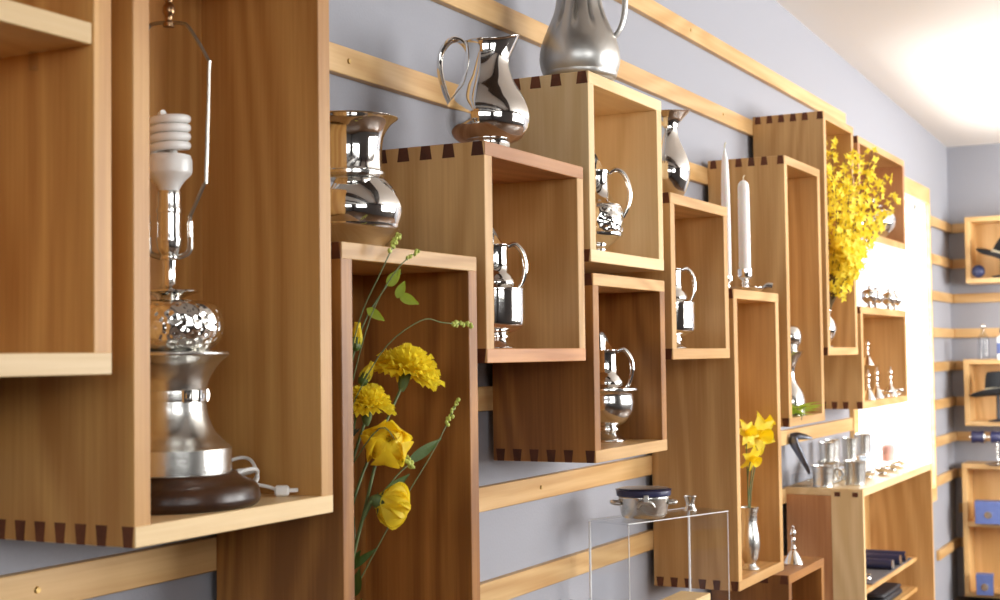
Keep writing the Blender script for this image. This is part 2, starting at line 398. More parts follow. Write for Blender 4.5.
display_box(2.276, 2.72, -.015, .40, 'mid', 'box with the shiny silver pitcher standing on its top', 5, kt='red', eg=endgrain_d)
display_box(2.753, 3.189, .199, .615, 'maple', 'pale box with the large pewter pitcher standing on its top', 5, kt='maple')
display_box(2.762, 3.19, -.236, .175, 'dark', 'dark box under the pale one, holding a jug stacked on a footed bowl', 6, kt='mid', eg=endgrain_d)
display_box(3.238, 3.675, -.017, .397, 'mid', 'box with the pear-shaped silver carafe on its top')
display_box(3.715, 4.142, -.658, .175, 'mid', 'tall narrow box with daffodils and a bud vase inside, white candle on top', 6)
display_box(4.235, 4.652, -.234, .61, 'mid', 'tall box right of the white candle, with a silver urn and green leaves', 6)
display_box(4.715, 5.135, -.016, .82, 'mid', 'tall box from which the yellow forsythia spills', 6)
display_box(5.203, 6.02, .42, .80, 'red', 'box behind the forsythia holding a silver teapot', 6, kt='mid')
display_box(5.19, 5.99, -.218, .163, 'mid', 'box in front of the bright window holding small silver bells', 6)
display_box(4.19, 4.60, -1.10, -.683, 'dark', 'low box at the bottom edge, with a bell on its top', 5)

# ------------------------------------------------------------------ silver: shared shapes
def handle_pts(pts): return [(r, 0, z) for r, z in pts]
def jug_parts(t, prof, mat, handle, hr, a_h, spout=None, flat=.6):
    bm = B(); lathe(bm, prof, 44, smooth=5, spout=spout); obj('body', bm, mat, t)
    ca, sa = math.cos(a_h), math.sin(a_h)
    bm = B(); tube(bm, [(r*ca, r*sa, z) for r, z in handle], hr, 10, 6, flat=flat, up=(-sa, ca, 0)); obj('handle', bm, mat, t)
def mouth(a_s, z0, z1, out, rise, width=.55):
    """pulls the rim out and up into a pouring lip towards the angle a_s"""
    def g(r, z, a):
        k = max(0, min(1, (z-z0)/(z1-z0))); k = k*k*(3-2*k)
        d = (a-a_s+PI) % (2*PI)-PI; w = math.exp(-(d/width)**2)
        return r+out*k*w, z+rise*k*w
    return g
def wallprof(outer, th=.0025):
    """outer profile from the bottom up, closed by an inner wall so that the vessel is hollow"""
    z0 = outer[0][1]
    inner = [(max(p[0]-th, .001), max(p[1], z0+th)) + ((1,) if i == 0 else ()) for i, p in enumerate(outer[::-1])]
    inner = [q for q in inner if q[1] > z0+.012] + [(0.004, z0+.014), (0, z0+.014)]
    return [(0, z0), (outer[0][0], z0, 1)] + list(outer[1:]) + inner

# ---- table lamp
t = thing('table_lamp', 'table lamp without a shade, pewter column on a dark wooden base, spiral bulb', 'lamp', (1.556, 1.360, -.210))
bm = B(); lathe(bm, [(0, 0), (.121, 0, 1), (.127, .006), (.1275, .016), (.122, .030), (.102, .040), (.094, .046, 1), (.086, .048), (0, .048)], 64, smooth=4)
obj('wooden_base', bm, dkwood, t)
bm = B(); lathe(bm, [(0, .046), (.0865, .046, 1), (.087, .050), (.0868, .082, 1), (.079, .089), (.063, .106), (.0535, .130), (.0515, .150, 1), (.0525, .151), (.0525, .164), (.0515, .165, 1), (.056, .182), (.070, .203), (.081, .213), (.0835, .2155, 1), (.083, .219), (.070, .221), (0, .222)], 64, smooth=4)
col = obj('column', bm, pewter_d, t)
for a in (-1.95, -1.42, -.9, 2.6, .3, 1.4):
    bm = B(); box(bm, -.008, .008, -.0545, -.0515, .148, .167, .0015); box(bm, -.004, .004, -.0558, -.053, .153, .162, .001)
    md = obj('medallion', bm, silver, col, False); md.rotation_euler = (0, 0, a+PI/2)
bm = B(); lathe(bm, [(0, .220), (.050, .220, 1), (.062, .226), (.074, .240), (.0775, .257), (.074, .276), (.064, .289), (.045, .294), (0, .295)], 64, smooth=5)
obj('hammered_dome', bm, hammer, t)
bm = B(); lathe(bm, [(0, .294), (.016, .294, 1), (.022, .299), (.041, .3055), (.043, .3075, 1), (.040, .309), (.020, .312), (.0105, .318), (.009, .335), (.0095, .352, 1), (.013, .354), (.012, .360), (0, .360)], 40, smooth=4)
obj('neck', bm, silver, t)
bm = B(); lathe(bm, [(0, .358), (.011, .358, 1), (.017, .368), (.0185, .378, 1), (.0192, .379), (.0192, .384, 1), (.0178, .386), (.0178, .420, 1), (.019, .421), (.019, .426, 1), (.0176, .428), (.0172, .452, 1), (.0150, .453), (0, .453)], 36, smooth=3)
obj('socket', bm, silver2, t)
ang = .486-PI/2                                        # the harp's plane faces the room
hx, hy = math.cos(ang), math.sin(ang)
def hp(r, z): return (r*hx, r*hy, z)
bm = B(); tube(bm, [hp(-.030, .392), hp(-.029, .366), hp(-.016, .358), hp(0, .357), hp(.016, .358), hp(.029, .366), hp(.030, .392)], .0032, 8, 6, flat=1.3); obj('harp_saddle', bm, harp_m, t)
bm = B(); tube(bm, [hp(.030, .385), hp(.0300, .412), hp(.032, .420), hp(.0505, .462), hp(.0535, .475), hp(.058, .626), hp(.0565, .645), hp(.030, .690), hp(.020, .697), hp(0, .6985),
                    hp(-.020, .697), hp(-.030, .690), hp(-.0565, .645), hp(-.058, .626), hp(-.0535, .475), hp(-.0505, .462), hp(-.032, .420), hp(-.0300, .412), hp(-.030, .385)], .0027, 8, 4); h = obj('harp', bm, harp_m, t)
for sg in (-1, 1):
    bm = B(); tube(bm, [hp(sg*.030, .386), hp(sg*.030, .408)], .0043, 10, 0); obj('sleeve', bm, silver2, h)
bm = B(); lathe(bm, [(0, .692), (.008, .692, 1), (.008, .698, 1), (.0055, .7), (.006, .707), (.009, .713), (.0085, .722), (.005, .728), (.0065, .734), (0, .742)], 20, smooth=3); obj('finial', bm, bronze, t)
bm = B(); lathe(bm, [(0, .450), (.0135, .450, 1), (.015, .456), (.021, .466), (.0305, .476), (.033, .482), (.033, .496, 1), (.0315, .501), (.028, .505), (0, .506)], 40, smooth=4); bulb = obj('bulb', bm, white_pl, t)
bm = B(); pts = []
turns = 4.4; N = 110
for i in range(N+1):
    q = i/N; a = q*turns*2*PI; r = .0255*min(1, .45+q*9, .30+(1-q)*7); pts.append((r*math.cos(a), r*math.sin(a), .508+q*.057))
tube(bm, pts, .0062, 10, 0); tube(bm, [(.012, .006, .500), (.012, .004, .512), (.010, 0, .53)], .006, 8, 4)
obj('spiral_tube', bm, cfl_glass, bulb)
bm = B(); pts = []
for i in range(41):
    a = i/40*2*PI*2.3; pts.append((.118+.040*math.cos(a)+.004*math.sin(3*a), -.020+.034*math.sin(a), .022+.022*(i/40)+.016*math.sin(a*1.5+1)))
pts = [(.02, .09, .02), (.07, .075, .012)] + pts + [(.158, -.045, .016), (.166, -.062, .010)]
pts = [(x, y, max(z, .004)) for x, y, z in pts]
tube(bm, pts, .0028, 8, 4); cord = obj('cord', bm, white_pl, t)
bm = B(); box(bm, -.011, .011, -.008, .008, 0, .016, .003); box(bm, .010, .024, -.0055, -.0035, .006, .011); box(bm, .010, .024, .0035, .0055, .006, .011)
pl = obj('plug', bm, white_pl, cord, False); pl.location = (.168, -.072, .0005); pl.rotation_euler = (0, 0, -1.0)

# ---- flared vase on the flower box
Zt = .18
s = 1/571
t = thing('flared_vase', 'silver vase with a flared rim and ringed neck, beside the lamp box', 'vase', (1.997, 1.345, .18))
prof = [(.056, 0), (.058, .004), (.062, .012), (.080, .030), (.091, .054), (.0935, .074), (.087, .096), (.072, .115), (.060, .126, 1), (.0585, .129), (.0605, .131), (.0605, .135), (.0585, .138, 1), (.0572, .155), (.0575, .180), (.062, .202), (.073, .219), (.084, .228), (.0855, .230)]
bm = B(); lathe(bm, wallprof(prof), 64, smooth=4); obj('body', bm, silver, t)
bm = B(); lathe(bm, [(.058, .1295), (.0625, .131), (.0625, .1355), (.058, .137)], 64, smooth=0); obj('collar', bm, silver2, t)

# ---- silver pitcher
t = thing('silver_pitcher', 'shiny silver pitcher with a scrolled handle, on the box left of centre', 'pitcher', (2.43, 1.305, .40))
prof = [(.046, 0), (.049, .004), (.046, .010), (.044, .020, 1), (.064, .027), (.080, .045), (.0845, .068), (.081, .092), (.068, .118), (.054, .142), (.045, .168), (.0415, .192), (.043, .214), (.046, .222)]
a_h = PI/2+.35
jug_parts(t, wallprof(prof), silver,
          [(.040, .172), (.036, .200), (.052, .226), (.074, .228), (.092, .205), (.095, .168), (.086, .128), (.074, .096), (.072, .078)],
          [.006, .0075, .008, .008, .008, .008, .0075, .006, .006], a_h, mouth(a_h-PI, .175, .222, .020, .012, .55), .8)

# ---- large pewter pitcher
t = thing('pewter_pitcher', 'large matte pewter pitcher with a fluted neck, on the pale box', 'pitcher', (2.931, 1.33, .615))
prof = [(.062, 0), (.066, .004), (.078, .016), (.090, .044), (.0935, .070), (.088, .102), (.074, .138), (.060, .172), (.053, .205), (.052, .250), (.058, .290), (.066, .312)]
def flut(r, z, a):
    k = max(0, min(1, (z-.125)/.03))*max(0, min(1, (.29-z)/.05)); r2_ = r*(1-.13*k*max(0, math.cos(a*11))**4)
    return mouth(PI/2+.35, .25, .31, .03, .015)(r2_, z, a)
bm = B(); lathe(bm, wallprof(prof), 132, smooth=5, spout=flut); obj('body', bm, pewter, t)
a_h = -PI/2+.35; ca, sa = math.cos(a_h), math.sin(a_h)
bm = B(); tube(bm, [(r*ca, r*sa, z) for r, z in [(.052, .262), (.068, .275), (.090, .262), (.106, .222), (.105, .172), (.096, .138), (.080, .114)]], [.011, .011, .011, .0105, .010, .009, .009], 12, 6, flat=.7, up=(-sa, ca, 0)); obj('handle', bm, pewter, t)

# ---- pear-shaped carafe
t = thing('silver_carafe', 'pear-shaped silver carafe with a flared lip, half hidden by the pale box', 'carafe', (3.43, 1.305, .397))
prof = [(.040, 0), (.042, .003), (.036, .010), (.044, .026), (.053, .055), (.055, .082), (.049, .112), (.036, .142), (.026, .168), (.0235, .190), (.028, .212), (.040, .230), (.044, .233)]
bm = B(); lathe(bm, wallprof(prof), 48, smooth=5, spout=mouth(-1.085, .185, .233, .018, .006)); obj('body', bm, silver, t)

# ---- jugs stacked on footed bowls
def cream_jug(label, loc, rz=0):
    t = thing('cream_jug', label, 'jug', loc, rz, 'small silver jugs stacked on bowls')
    prof = [(.028, 0), (.031, .002), (.040, .010), (.043, .020), (.038, .034), (.031, .046), (.029, .068), (.0295, .090), (.031, .097)]
    jug_parts(t, wallprof(prof, .0018), silver, [(.029, .094), (.044, .098), (.060, .080), (.065, .050), (.059, .022), (.050, .006)], [.0042, .0045, .0045, .004, .0036, .003], 0,
              mouth(PI/2+.15, .076, .097, .002, .044, .62), 1.2)
    return t
def footed_bowl(label, loc, prof, mat, k=1):
    t = thing('footed_bowl', label, 'bowl', loc, 0, 'footed silver bowls under the jugs')
    bm = B(); lathe(bm, [(r*k, z*k) + ((1,) if len(q) else ()) for r, z, *q in prof], 48, smooth=4); obj('body', bm, mat, t)
    return t
A_R = .486-PI/2                                        # "to the right" as seen from the room
ba = [(0, 0), (.040, 0, 1), (.041, .003), (.030, .012), (.025, .020, 1), (.029, .022), (.029, .027, 1), (.027, .031), (.042, .036), (.058, .044), (.0625, .058), (.063, .118, 1), (.064, .1185), (.064, .122, 1), (.060, .122, 1), (.057, .118), (.030, .116), (0, .116)]
bb = [(0, 0), (.046, 0, 1), (.046, .005), (.034, .014), (.026, .024, 1), (.031, .026), (.031, .032, 1), (.028, .036), (.048, .044), (.064, .064), (.069, .090), (.067, .112), (.074, .120, 1), (.078, .121), (.078, .126, 1), (.064, .127, 1), (.058, .122), (.030, .120), (0, .120)]
footed_bowl('straight-sided footed bowl under the jug, in the box below the silver pitcher', (2.523, 1.345, .0122), ba, silver)
cream_jug('small jug with pointed lip in the box below the silver pitcher', (2.523, 1.345, .1282), A_R+.1)
footed_bowl('round wide-rimmed footed bowl in the dark box under the pale one', (3.060, 1.335, -.2088), bb, silver2)
cream_jug('small jug with pointed lip on the wide-rimmed bowl in the dark box', (3.060, 1.335, -.0888), A_R)
footed_bowl('footed bowl under a jug, in the box below the carafe', (3.507, 1.335, .0102), ba, silver)
cream_jug('small jug in the box below the carafe, only its handle side showing', (3.507, 1.335, .1262), A_R+.15)
# the single pitcher with a decorated band, in the pale box
t = thing('banded_pitcher', 'small silver pitcher with a patterned belly band inside the pale box', 'pitcher', (3.025, 1.335, .2262))
prof = [(.034, 0), (.035, .003), (.026, .012), (.023, .022), (.040, .034), (.058, .050, 1), (.061, .056), (.061, .118, 1), (.058, .124), (.040, .140), (.031, .158), (.029, .188), (.031, .206)]
jug_parts(t, wallprof(prof, .0018), silver, [(.030, .200), (.046, .210), (.068, .196), (.080, .158), (.074, .120), (.062, .095)], [.0045, .005, .005, .0048, .0045, .004], A_R+.05, mouth(A_R+PI/2+.15, .180, .206, .002, .052, .62), 1.1)
bm = B(); lathe(bm, [(.061, .058), (.0625, .060), (.0625, .114), (.061, .116)], 48, smooth=0); obj('belly_band', bm, hammer, t)

# ------------------------------------------------------------------ candles on the tall narrow box
def candle(name, label, loc, r0, r1, h, zb):
    t = thing(name, label, 'candle', (loc[0], loc[1], loc[2]+zb))
    bm = B(); lathe(bm, [(0, 0), (r0, 0, 1), (r0, h*.5), ((r0*2+r1)/3, h*.86), (r1, h*.95), (r1*.55, h*.985), (0, h)], 24, smooth=4); obj('wax', bm, wax, t)
    bm = B(); tube(bm, [(0, 0, h-.002), (.001, 0, h+.008), (.005, -.002, h+.014)], .0016, 6, 3); obj('wick', bm, wick_m, t)
candle('candle', 'thick white candle in the chamberstick on the tall narrow box', (3.985, 1.283, .175), .0175, .0155, .272, .062)
t = thing('chamberstick', 'silver chamberstick with a dish holding the thick white candle', 'candle holder', (3.985, 1.283, .175))
bm = B(); lathe(bm, [(0, 0), (.026, 0, 1), (.045, .004), (.054, .012), (.055, .014, 1), (.052, .0135), (.040, .007), (.014, .006, 1), (.010, .012), (.0095, .022), (.013, .026), (.0095, .030), (.010, .036), (.018, .042), (.0205, .05), (.021, .068, 1), (.0185, .068, 1), (.018, .062), (0, .062)], 40, smooth=4); obj('dish', bm, silver, t)
bm = B(); tube(bm, [(.050*math.cos(A_R), .05*math.sin(A_R), .012), (.066*math.cos(A_R), .066*math.sin(A_R), .020), (.080*math.cos(A_R), .080*math.sin(A_R), .018)], [.004, .007, .009], 8, 5, flat=.35, up=(0, 0, 1)); obj('thumb_tab', bm, silver, t)
candle('taper_candle', 'slim tall white taper at the back left of the tall narrow box', (4.01, 1.347, .175), .0135, .005, .40, .040)
t = thing('taper_holder', 'small silver holder under the slim white taper', 'candle holder', (4.01, 1.347, .175))
bm = B(); lathe(bm, [(0, 0), (.030, 0, 1), (.030, .003), (.012, .010), (.008, .022), (.010, .030), (.0165, .036), (.017, .052, 1), (.0142, .052, 1), (.014, .040), (0, .040)], 32, smooth=4); obj('body', bm, silver, t)

# ------------------------------------------------------------------ flowers
def V(*a): return Vector(a)
def stem(bm, pts, r): tube(bm, pts, r, 6, 5)
def carnation(label, root, pts, head_dir, R, mat, seedv, n=64, kind='carnation', group=None):
    random.seed(seedv)
    t = thing(kind, label, 'flower', root, 0, group)
    bm = B(); stem(bm, pts, .0026); obj('stem', bm, stem_m, t)
    hd = V(*head_dir).normalized(); c = V(*pts[-1]); ux = hd.orthogonal().normalized(); uy = hd.cross(ux)
    bm = B(); tube(bm, [c-hd*.012, c, c+hd*.018, c+hd*.024], [.004, .0085, .010, .0115], 10, 4); obj('calyx', bm, stem_m, t)
    bm = B(); b0 = c+hd*.018
    for i in range(n):
        q = (i+.5)/n; th = math.radians(5+76*q**.7); a = i*2.39996
        d = hd*math.cos(th) + (ux*math.cos(a)+uy*math.sin(a))*math.sin(th)
        petal(bm, b0+d*.003, d, hd+V(.001, 0, 0)+d*.1, R*(.72+.18*random.random()+.2*q), R*.66, curl=.04+.34*q, ruffle=.10, cup=.1, nu=6, nv=5, tip=2)
    obj('petals', bm, mat, t); return t
def rose(label, root, pts, head_dir, R, seedv, kind='rose', open_=1.0):
    random.seed(seedv)
    t = thing(kind, label, 'flower', root)
    bm = B(); stem(bm, pts, .0028); obj('stem', bm, stem_m, t)
    hd = V(*head_dir).normalized(); c = V(*pts[-1]); ux = hd.orthogonal().normalized(); uy = hd.cross(ux)
    bm = B(); tube(bm, [c-hd*.008, c, c+hd*.008], [.004, .010, .012], 10, 4)
    for k in range(5):
        a = k*2*PI/5; d = (ux*math.cos(a)+uy*math.sin(a))+hd*.4; petal(bm, c+hd*.004, d, hd, .024, .009, .2)
    obj('calyx', bm, stem_m, t)
    bm = B(); b0 = c+hd*.006
    for L, cnt, th0, sz in ((0, 3, 3, .90), (1, 3, 12, .97), (2, 4, 24, 1.0), (3, 5, 40, 1.0), (4, 5, 62, .95)):
        for k in range(cnt):
            a = 2*PI*k/cnt+L*.9; th = math.radians(th0*open_); o_ = (ux*math.cos(a)+uy*math.sin(a))
            d = hd*math.cos(th)+o_*math.sin(th)
            petal(bm, b0+o_*(.001+.0025*L), d, o_*-math.cos(th)+hd*math.sin(th), R*sz*1.1, R*(.95+.22*L), curl=-.10-.05*L, ruffle=0, cup=.30, nu=8, nv=8, tip=1.25)
    obj('petals', bm, yellow2, t); return t
def bud(label, root, pts, hd, L, W_, group=None):
    t = thing('flower_bud', label, 'flower', root, 0, group)
    bm = B(); stem(bm, pts, .002); obj('stem', bm, stem_m, t)
    hd = V(*hd).normalized(); c = V(*pts[-1]); ux = hd.orthogonal().normalized(); uy = hd.cross(ux)
    bm = B()
    for k in range(6):
        a = k*PI/3; o_ = ux*math.cos(a)+uy*math.sin(a); petal(bm, c+o_*.002, hd*.95+o_*.2, -o_, L, W_, curl=-.12, cup=.4, tip=.6)
    obj('petals', bm, yellow, t)
    bm = B(); tube(bm, [c-hd*.006, c, c+hd*L*.4], [.003, W_*.42, W_*.4], 8, 4); obj('calyx', bm, leaf_d, t)
    return t
def leafspray(label, root, pts, leaves, group=None, mat=leaf_m):
    t = thing('leafy_spray', label, 'foliage', root, 0, group)
    bm = B(); stem(bm, pts, .0014); obj('stem', bm, stem_m, t)
    for b_, d, up, L, w in leaves:
        bm = B(); petal(bm, b_, d, up, L, w, curl=.12, cup=.18, nu=4, nv=8, tip=.75); obj('leaf', bm, mat, t)
    return t
def sprig(label, root, pts, group='seed sprigs in the flower box', k=9, r=.0034):
    t = thing('seed_sprig', label, 'foliage', root, 0, group)
    bm = B(); stem(bm, pts, .0010); obj('stem', bm, stem_m, t)
    P = spline(pts, 12); tail = P[-max(8, len(P)//5):]; bm = B()
    for i in range(k*2):
        p = tail[int(i/(k*2)*(len(tail)-1))]; ball(bm, p+V(random.uniform(-1, 1), random.uniform(-1, 1), random.uniform(-1, 1))*.0035, r*(.7+.4*random.random()), (1, 1, 1.2), 7, 5)
    obj('seed_head', bm, sprig_m, t); return t
# the arrangement in the flower box; coordinates relative to the mouth of its holder
FX, FY, FZ = 1.862, 1.30, -.50
root = (FX, FY, FZ)
t = thing('slim_flower_vase', 'slim silver vase holding the yellow flowers at the bottom of their tall box', 'vase', (FX, FY, -.6278))
bm = B(); lathe(bm, wallprof([(.030, 0), (.032, .004), (.018, .02), (.022, .06), (.026, .11), (.022, .135), (.030, .16)]), 32, smooth=4); obj('body', bm, silver2, t)
carnation('large yellow carnation, highest and widest bloom in the flower box', root, [(0, 0, -.1), (.01, 0, .1), (.06, -.015, .28), (.125, -.04, .405), (.155, -.047, .452)], (.22, -.18, 1), .058, yellow, 3, 58)
carnation('smaller yellow carnation low at the left inside the flower box', root, [(0, .01, -.1), (.01, .01, .1), (.035, 0, .26), (.062, -.02, .365), (.073, -.027, .398)], (-.1, -.15, 1), .043, yellow, 4, 46)
rose('yellow rose facing the room, below the two carnations', root, [(0, -.01, -.1), (.015, -.015, .1), (.045, -.04, .25), (.064, -.050, .325), (.078, -.055, .338)], (-.62, -.60, .50), .046, 5, 'rose', .80)
rose('nodding yellow bloom, lowest flower in the flower box', root, [(0, -.02, -.1), (.008, -.025, .1), (.022, -.045, .22), (.035, -.055, .262), (.047, -.058, .268)], (.75, -.55, -.32), .044, 6, 'ranunculus', .55)
bud('upper yellow bud at the left edge of the flower box', root, [(0, .02, -.1), (.02, .01, .2), (.044, -.01, .45), (.052, -.02, .515)], (.12, -.05, 1), .042, .022)
bud('lower yellow bud just above the smaller carnation', root, [(.005, .02, -.1), (.03, .01, .2), (.060, -.01, .38), (.072, -.02, .458)], (.45, -.30, .9), .038, .021)
RV = (.467, -.884, 0); CV = (-.85, -.5, -.1)
leafspray('thin spray with four fresh green leaves high in the flower box', root, [(0, .03, -.1), (.03, .02, .3), (.07, -.01, .52), (.115, -.035, .61), (.148, -.05, .640)],
   [((.118, -.042, .618), (.25, -.55, .75), CV, .036, .019), ((.138, -.048, .598), (.18, -.35, .85), CV, .032, .016), ((.143, -.050, .603), (.42, -.75, -.42), CV, .036, .018), ((.085, -.022, .580), (.42, -.70, -.60), CV, .036, .016)])
sprig('seed sprig rising over the front edge of the flower box top', root, [(.0, -.02, .40), (.0, -.06, .55), (.02, -.095, .640), (.060, -.103, .700)])
sprig('seed sprig lying across the top front board of the flower box', root, [(.01, -.03, .42), (.02, -.07, .56), (.055, -.100, .640), (.122, -.104, .676)], r=.0026)
sprig('long arching seed sprig reaching the right edge of the flower box', root, [(.01, 0, .35), (.06, -.06, .50), (.126, -.1, .558), (.20, -.102, .556), (.30, -.104, .553)])
sprig('seed sprig slanting up right of the rose', root, [(.02, -.02, .10), (.09, -.07, .24), (.17, -.1, .345), (.252, -.1, .425)])
sprig('short seed sprig in front of the rose', root, [(.01, -.02, .30), (.03, -.08, .385), (.06, -.1, .350), (.088, -.104, .318)])
leafspray('dark narrow leaf behind the rose, pointing right', root, [(0, .01, -.1), (.05, -.02, .2), (.11, -.05, .29), (.16, -.065, .325)],
   [((.15, -.06, .322), (.55, -.40, .40), CV, .075, .018), ((.09, -.045, .27), (.5, -.5, .5), CV, .06, .016)], mat=leaf_d)
random.seed(21)
lv = []
for i in range(12):
    z = random.uniform(-.06, .16); a = random.uniform(-2.6, -1.2)
    lv.append(((.035+random.uniform(-.02, .02), -.01+random.uniform(-.02, .01), z), (math.cos(a)*.8, math.sin(a)*.8, random.uniform(.1, .9)), CV, random.uniform(.035, .07), random.uniform(.012, .022)))
leafspray('dark green foliage at the foot of the yellow flowers', root, [(0, .02, -.1), (.02, .01, .05), (.04, -.02, .15), (.045, -.02, .24)], lv, mat=leaf_d)
for i, (dx, dy, zt) in enumerate([(.012, .03, .50), (.03, .035, .44), (-.002, -.015, .40), (.02, -.01, .33), (.04, .01, .30)]):
    bm = B(); tube(bm, [(0, 0, -.12), (dx*.4, dy*.4, .1), (dx*1.2, dy, zt*.7), (dx*1.6, dy*.9, zt)], [.0034, .003, .0026, .0016], 7, 5)
    for k in range(6):
        z = .08+k*.055; petal(bm, (dx*.4+z*.05, dy*.5, z), (random.uniform(-.3, .8), random.uniform(-.8, .1), .8), CV, .045, .009, .1)
    single('bare_stem', bm, stem_d, root, 'dark leafy stem standing at the left inside the flower box', 'stem', 'dark stems in the flower box')

# bud vase and daffodils in the tall narrow box
bv = (3.945, 1.272, -.6308)
t = thing('bud_vase', 'slender pewter bud vase at the bottom of the tall narrow box', 'vase', bv)
bm = B(); lathe(bm, wallprof([(.026, 0), (.027, .003), (.020, .009), (.017, .018), (.024, .035), (.029, .065), (.028, .095), (.0225, .130), (.0225, .155), (.028, .178)], .0015), 36, smooth=4); obj('body', bm, pewter_d, t)
def daffodil(label, root, pts, hd, R, seedv):
    random.seed(seedv)
    t = thing('daffodil', label, 'flower', root, 0, 'daffodils in the tall narrow box')
    bm = B(); stem(bm, pts, .0018); obj('stem', bm, stem_m, t)
    hd = V(*hd).normalized(); c = V(*pts[-1]); ux = hd.orthogonal().normalized(); uy = hd.cross(ux); bm = B()
    for k in range(6):
        a = k*PI/3; d = ux*math.cos(a)+uy*math.sin(a)+hd*.12; petal(bm, c+hd*.003, d, hd, R, R*.62, curl=.15, ruffle=.04, cup=.1)
    obj('petals', bm, yellow, t)
    bm = B(); q = hd.to_track_quat('Z', 'Y')
    lathe(bm, [(.004, 0), (R*.22, .002), (R*.24, R*.35), (R*.36, R*.6), (R*.33, R*.58), (R*.2, R*.33), (.003, .006)], 18, smooth=2)
    for v in bm.verts: v.co = c + q @ v.co
    obj('corona', bm, yellow, t)
daffodil('largest yellow daffodil in the middle of the tall narrow box', bv, [(0, 0, .03), (.0, 0, .2), (.035, -.01, .34), (.045, -.02, .388)], (-.55, -.8, -.1), .064, 1)
daffodil('half-open daffodil at the right panel of the tall narrow box', bv, [(.002, 0, .03), (.02, .0, .22), (.095, -.01, .37), (.125, -.012, .412)], (.35, -.75, .5), .048, 2)
daffodil('upper daffodil cut off by the left edge of the tall narrow box', bv, [(-.002, .0, .03), (-.004, .0, .2), (-.03, -.005, .34), (-.045, -.012, .395)], (-.4, -.8, .3), .046, 3)
daffodil('lower daffodil cut off by the left edge of the tall narrow box', bv, [(-.001, -.002, .03), (-.004, 0, .18), (-.03, -.008, .27), (-.028, -.018, .325)], (-.35, -.8, -.4), .046, 4)

# silver urn and leaves in the next box
t = thing('silver_urn', 'hourglass-shaped silver urn with a round top, in the box right of the candle', 'urn', (4.455, 1.292, -.2068))
bm = B(); lathe(bm, [(0, 0), (.050, 0, 1), (.050, .008, 1), (.047, .012), (.048, .045), (.040, .075), (.022, .105), (.016, .135), (.022, .165), (.040, .195), (.052, .205, 1), (.047, .207), (.030, .212), (.030, .22), (.038, .235), (.041, .255), (.034, .278), (.018, .29), (0, .293)], 48, smooth=4); obj('body', bm, silver2, t)
random.seed(31); lv = []
for i in range(30):
    x = random.uniform(-.12, .10); a = random.choice((-.4, PI+.3, -.9, -2.3))+random.uniform(-.4, .4)
    lv.append(((x, random.uniform(-.015, .015), .006+random.uniform(0, .02)), (math.cos(a), math.sin(a)*.5, random.uniform(-.02, .22)), (0, -.3, 1), random.uniform(.06, .11), random.uniform(.012, .02)))
leafspray('bunch of narrow green leaves lying at the front of the urn box', (4.40, 1.258, -.2068), [(-.235, -.085, .0), (-.15, -.06, .012), (-.05, -.01, .008), (.08, 0, .008)], lv, mat=leaf_m)

# forsythia
t = thing('forsythia_vase', 'small silver vase under the forsythia, at the bottom of its tall box', 'vase', (4.905, 1.295, .0112))
bm = B(); lathe(bm, wallprof([(.030, 0), (.031, .004), (.020, .012), (.034, .035), (.043, .062), (.038, .09), (.024, .112), (.030, .13)]), 40, smooth=4); obj('body', bm, silver, t)
random.seed(11)
FV = (4.905, 1.295, .0112)
tips = [(-.10, -.04, .66), (-.07, -.07, .56), (-.03, -.05, .735), (.05, -.075, .67), (.13, -.10, .70), (.24, -.13, .72), (.33, -.16, .64), (.40, -.18, .56), (.30, -.15, .49), (.16, -.13, .58), (.05, -.11, .48), (.14, -.13, .40), (-.04, -.08, .40), (.20, -.13, .62), (.02, -.10, .58)]
low = [(-.05, -.095, .27), (.03, -.105, .24), (.00, -.11, .30), (.06, -.115, .31), (-.08, -.09, .34), (.05, -.115, .37)]
for i, tp in enumerate(tips+low):
    t = thing('forsythia_branch', 'one of the branches crowded with yellow forsythia blossoms', 'branch', FV, 0, 'forsythia branches spilling from their box')
    tx, ty, tz = tp; lowb = i >= len(tips)
    mid = (tx*.15, ty*.6, max(tz*.55, .2)) if not lowb else (tx*.3, ty*.75, .34)
    pts = [(random.uniform(-.008, .008), random.uniform(-.008, .008), .03), (tx*.03, ty*.15, .15), mid, ((tx+mid[0])/2, (ty+mid[1])/2-.008, (tz+mid[2])/2+.012), tp]
    bm = B(); tube(bm, pts, [.0032, .003, .0024, .002, .001], 6, 6); obj('twig', bm, twig, t)
    P = spline(pts, 14); bm = B(); P = P[len(P)*4//10:]
    for k in range(52):
        p = P[int((k+random.random())/52*(len(P)-1))]; sp = .022
        c = p+V(random.uniform(-sp, sp), random.uniform(-sp, sp), random.uniform(-sp, sp))
        hd = (c-p+V(-.004, -.006, 0)).normalized(); ux = hd.orthogonal().normalized(); uy = hd.cross(ux); a0 = random.random()*6
        for j in range(4):
            a = a0+j*PI/2; petal(bm, c, ux*math.cos(a)+uy*math.sin(a)+hd*.45, hd, .0165, .0095, curl=.25, cup=.1, nu=2, nv=3, tip=.7)
    b = obj('blossoms', bm, forsy, t); b['kind'] = 'stuff'

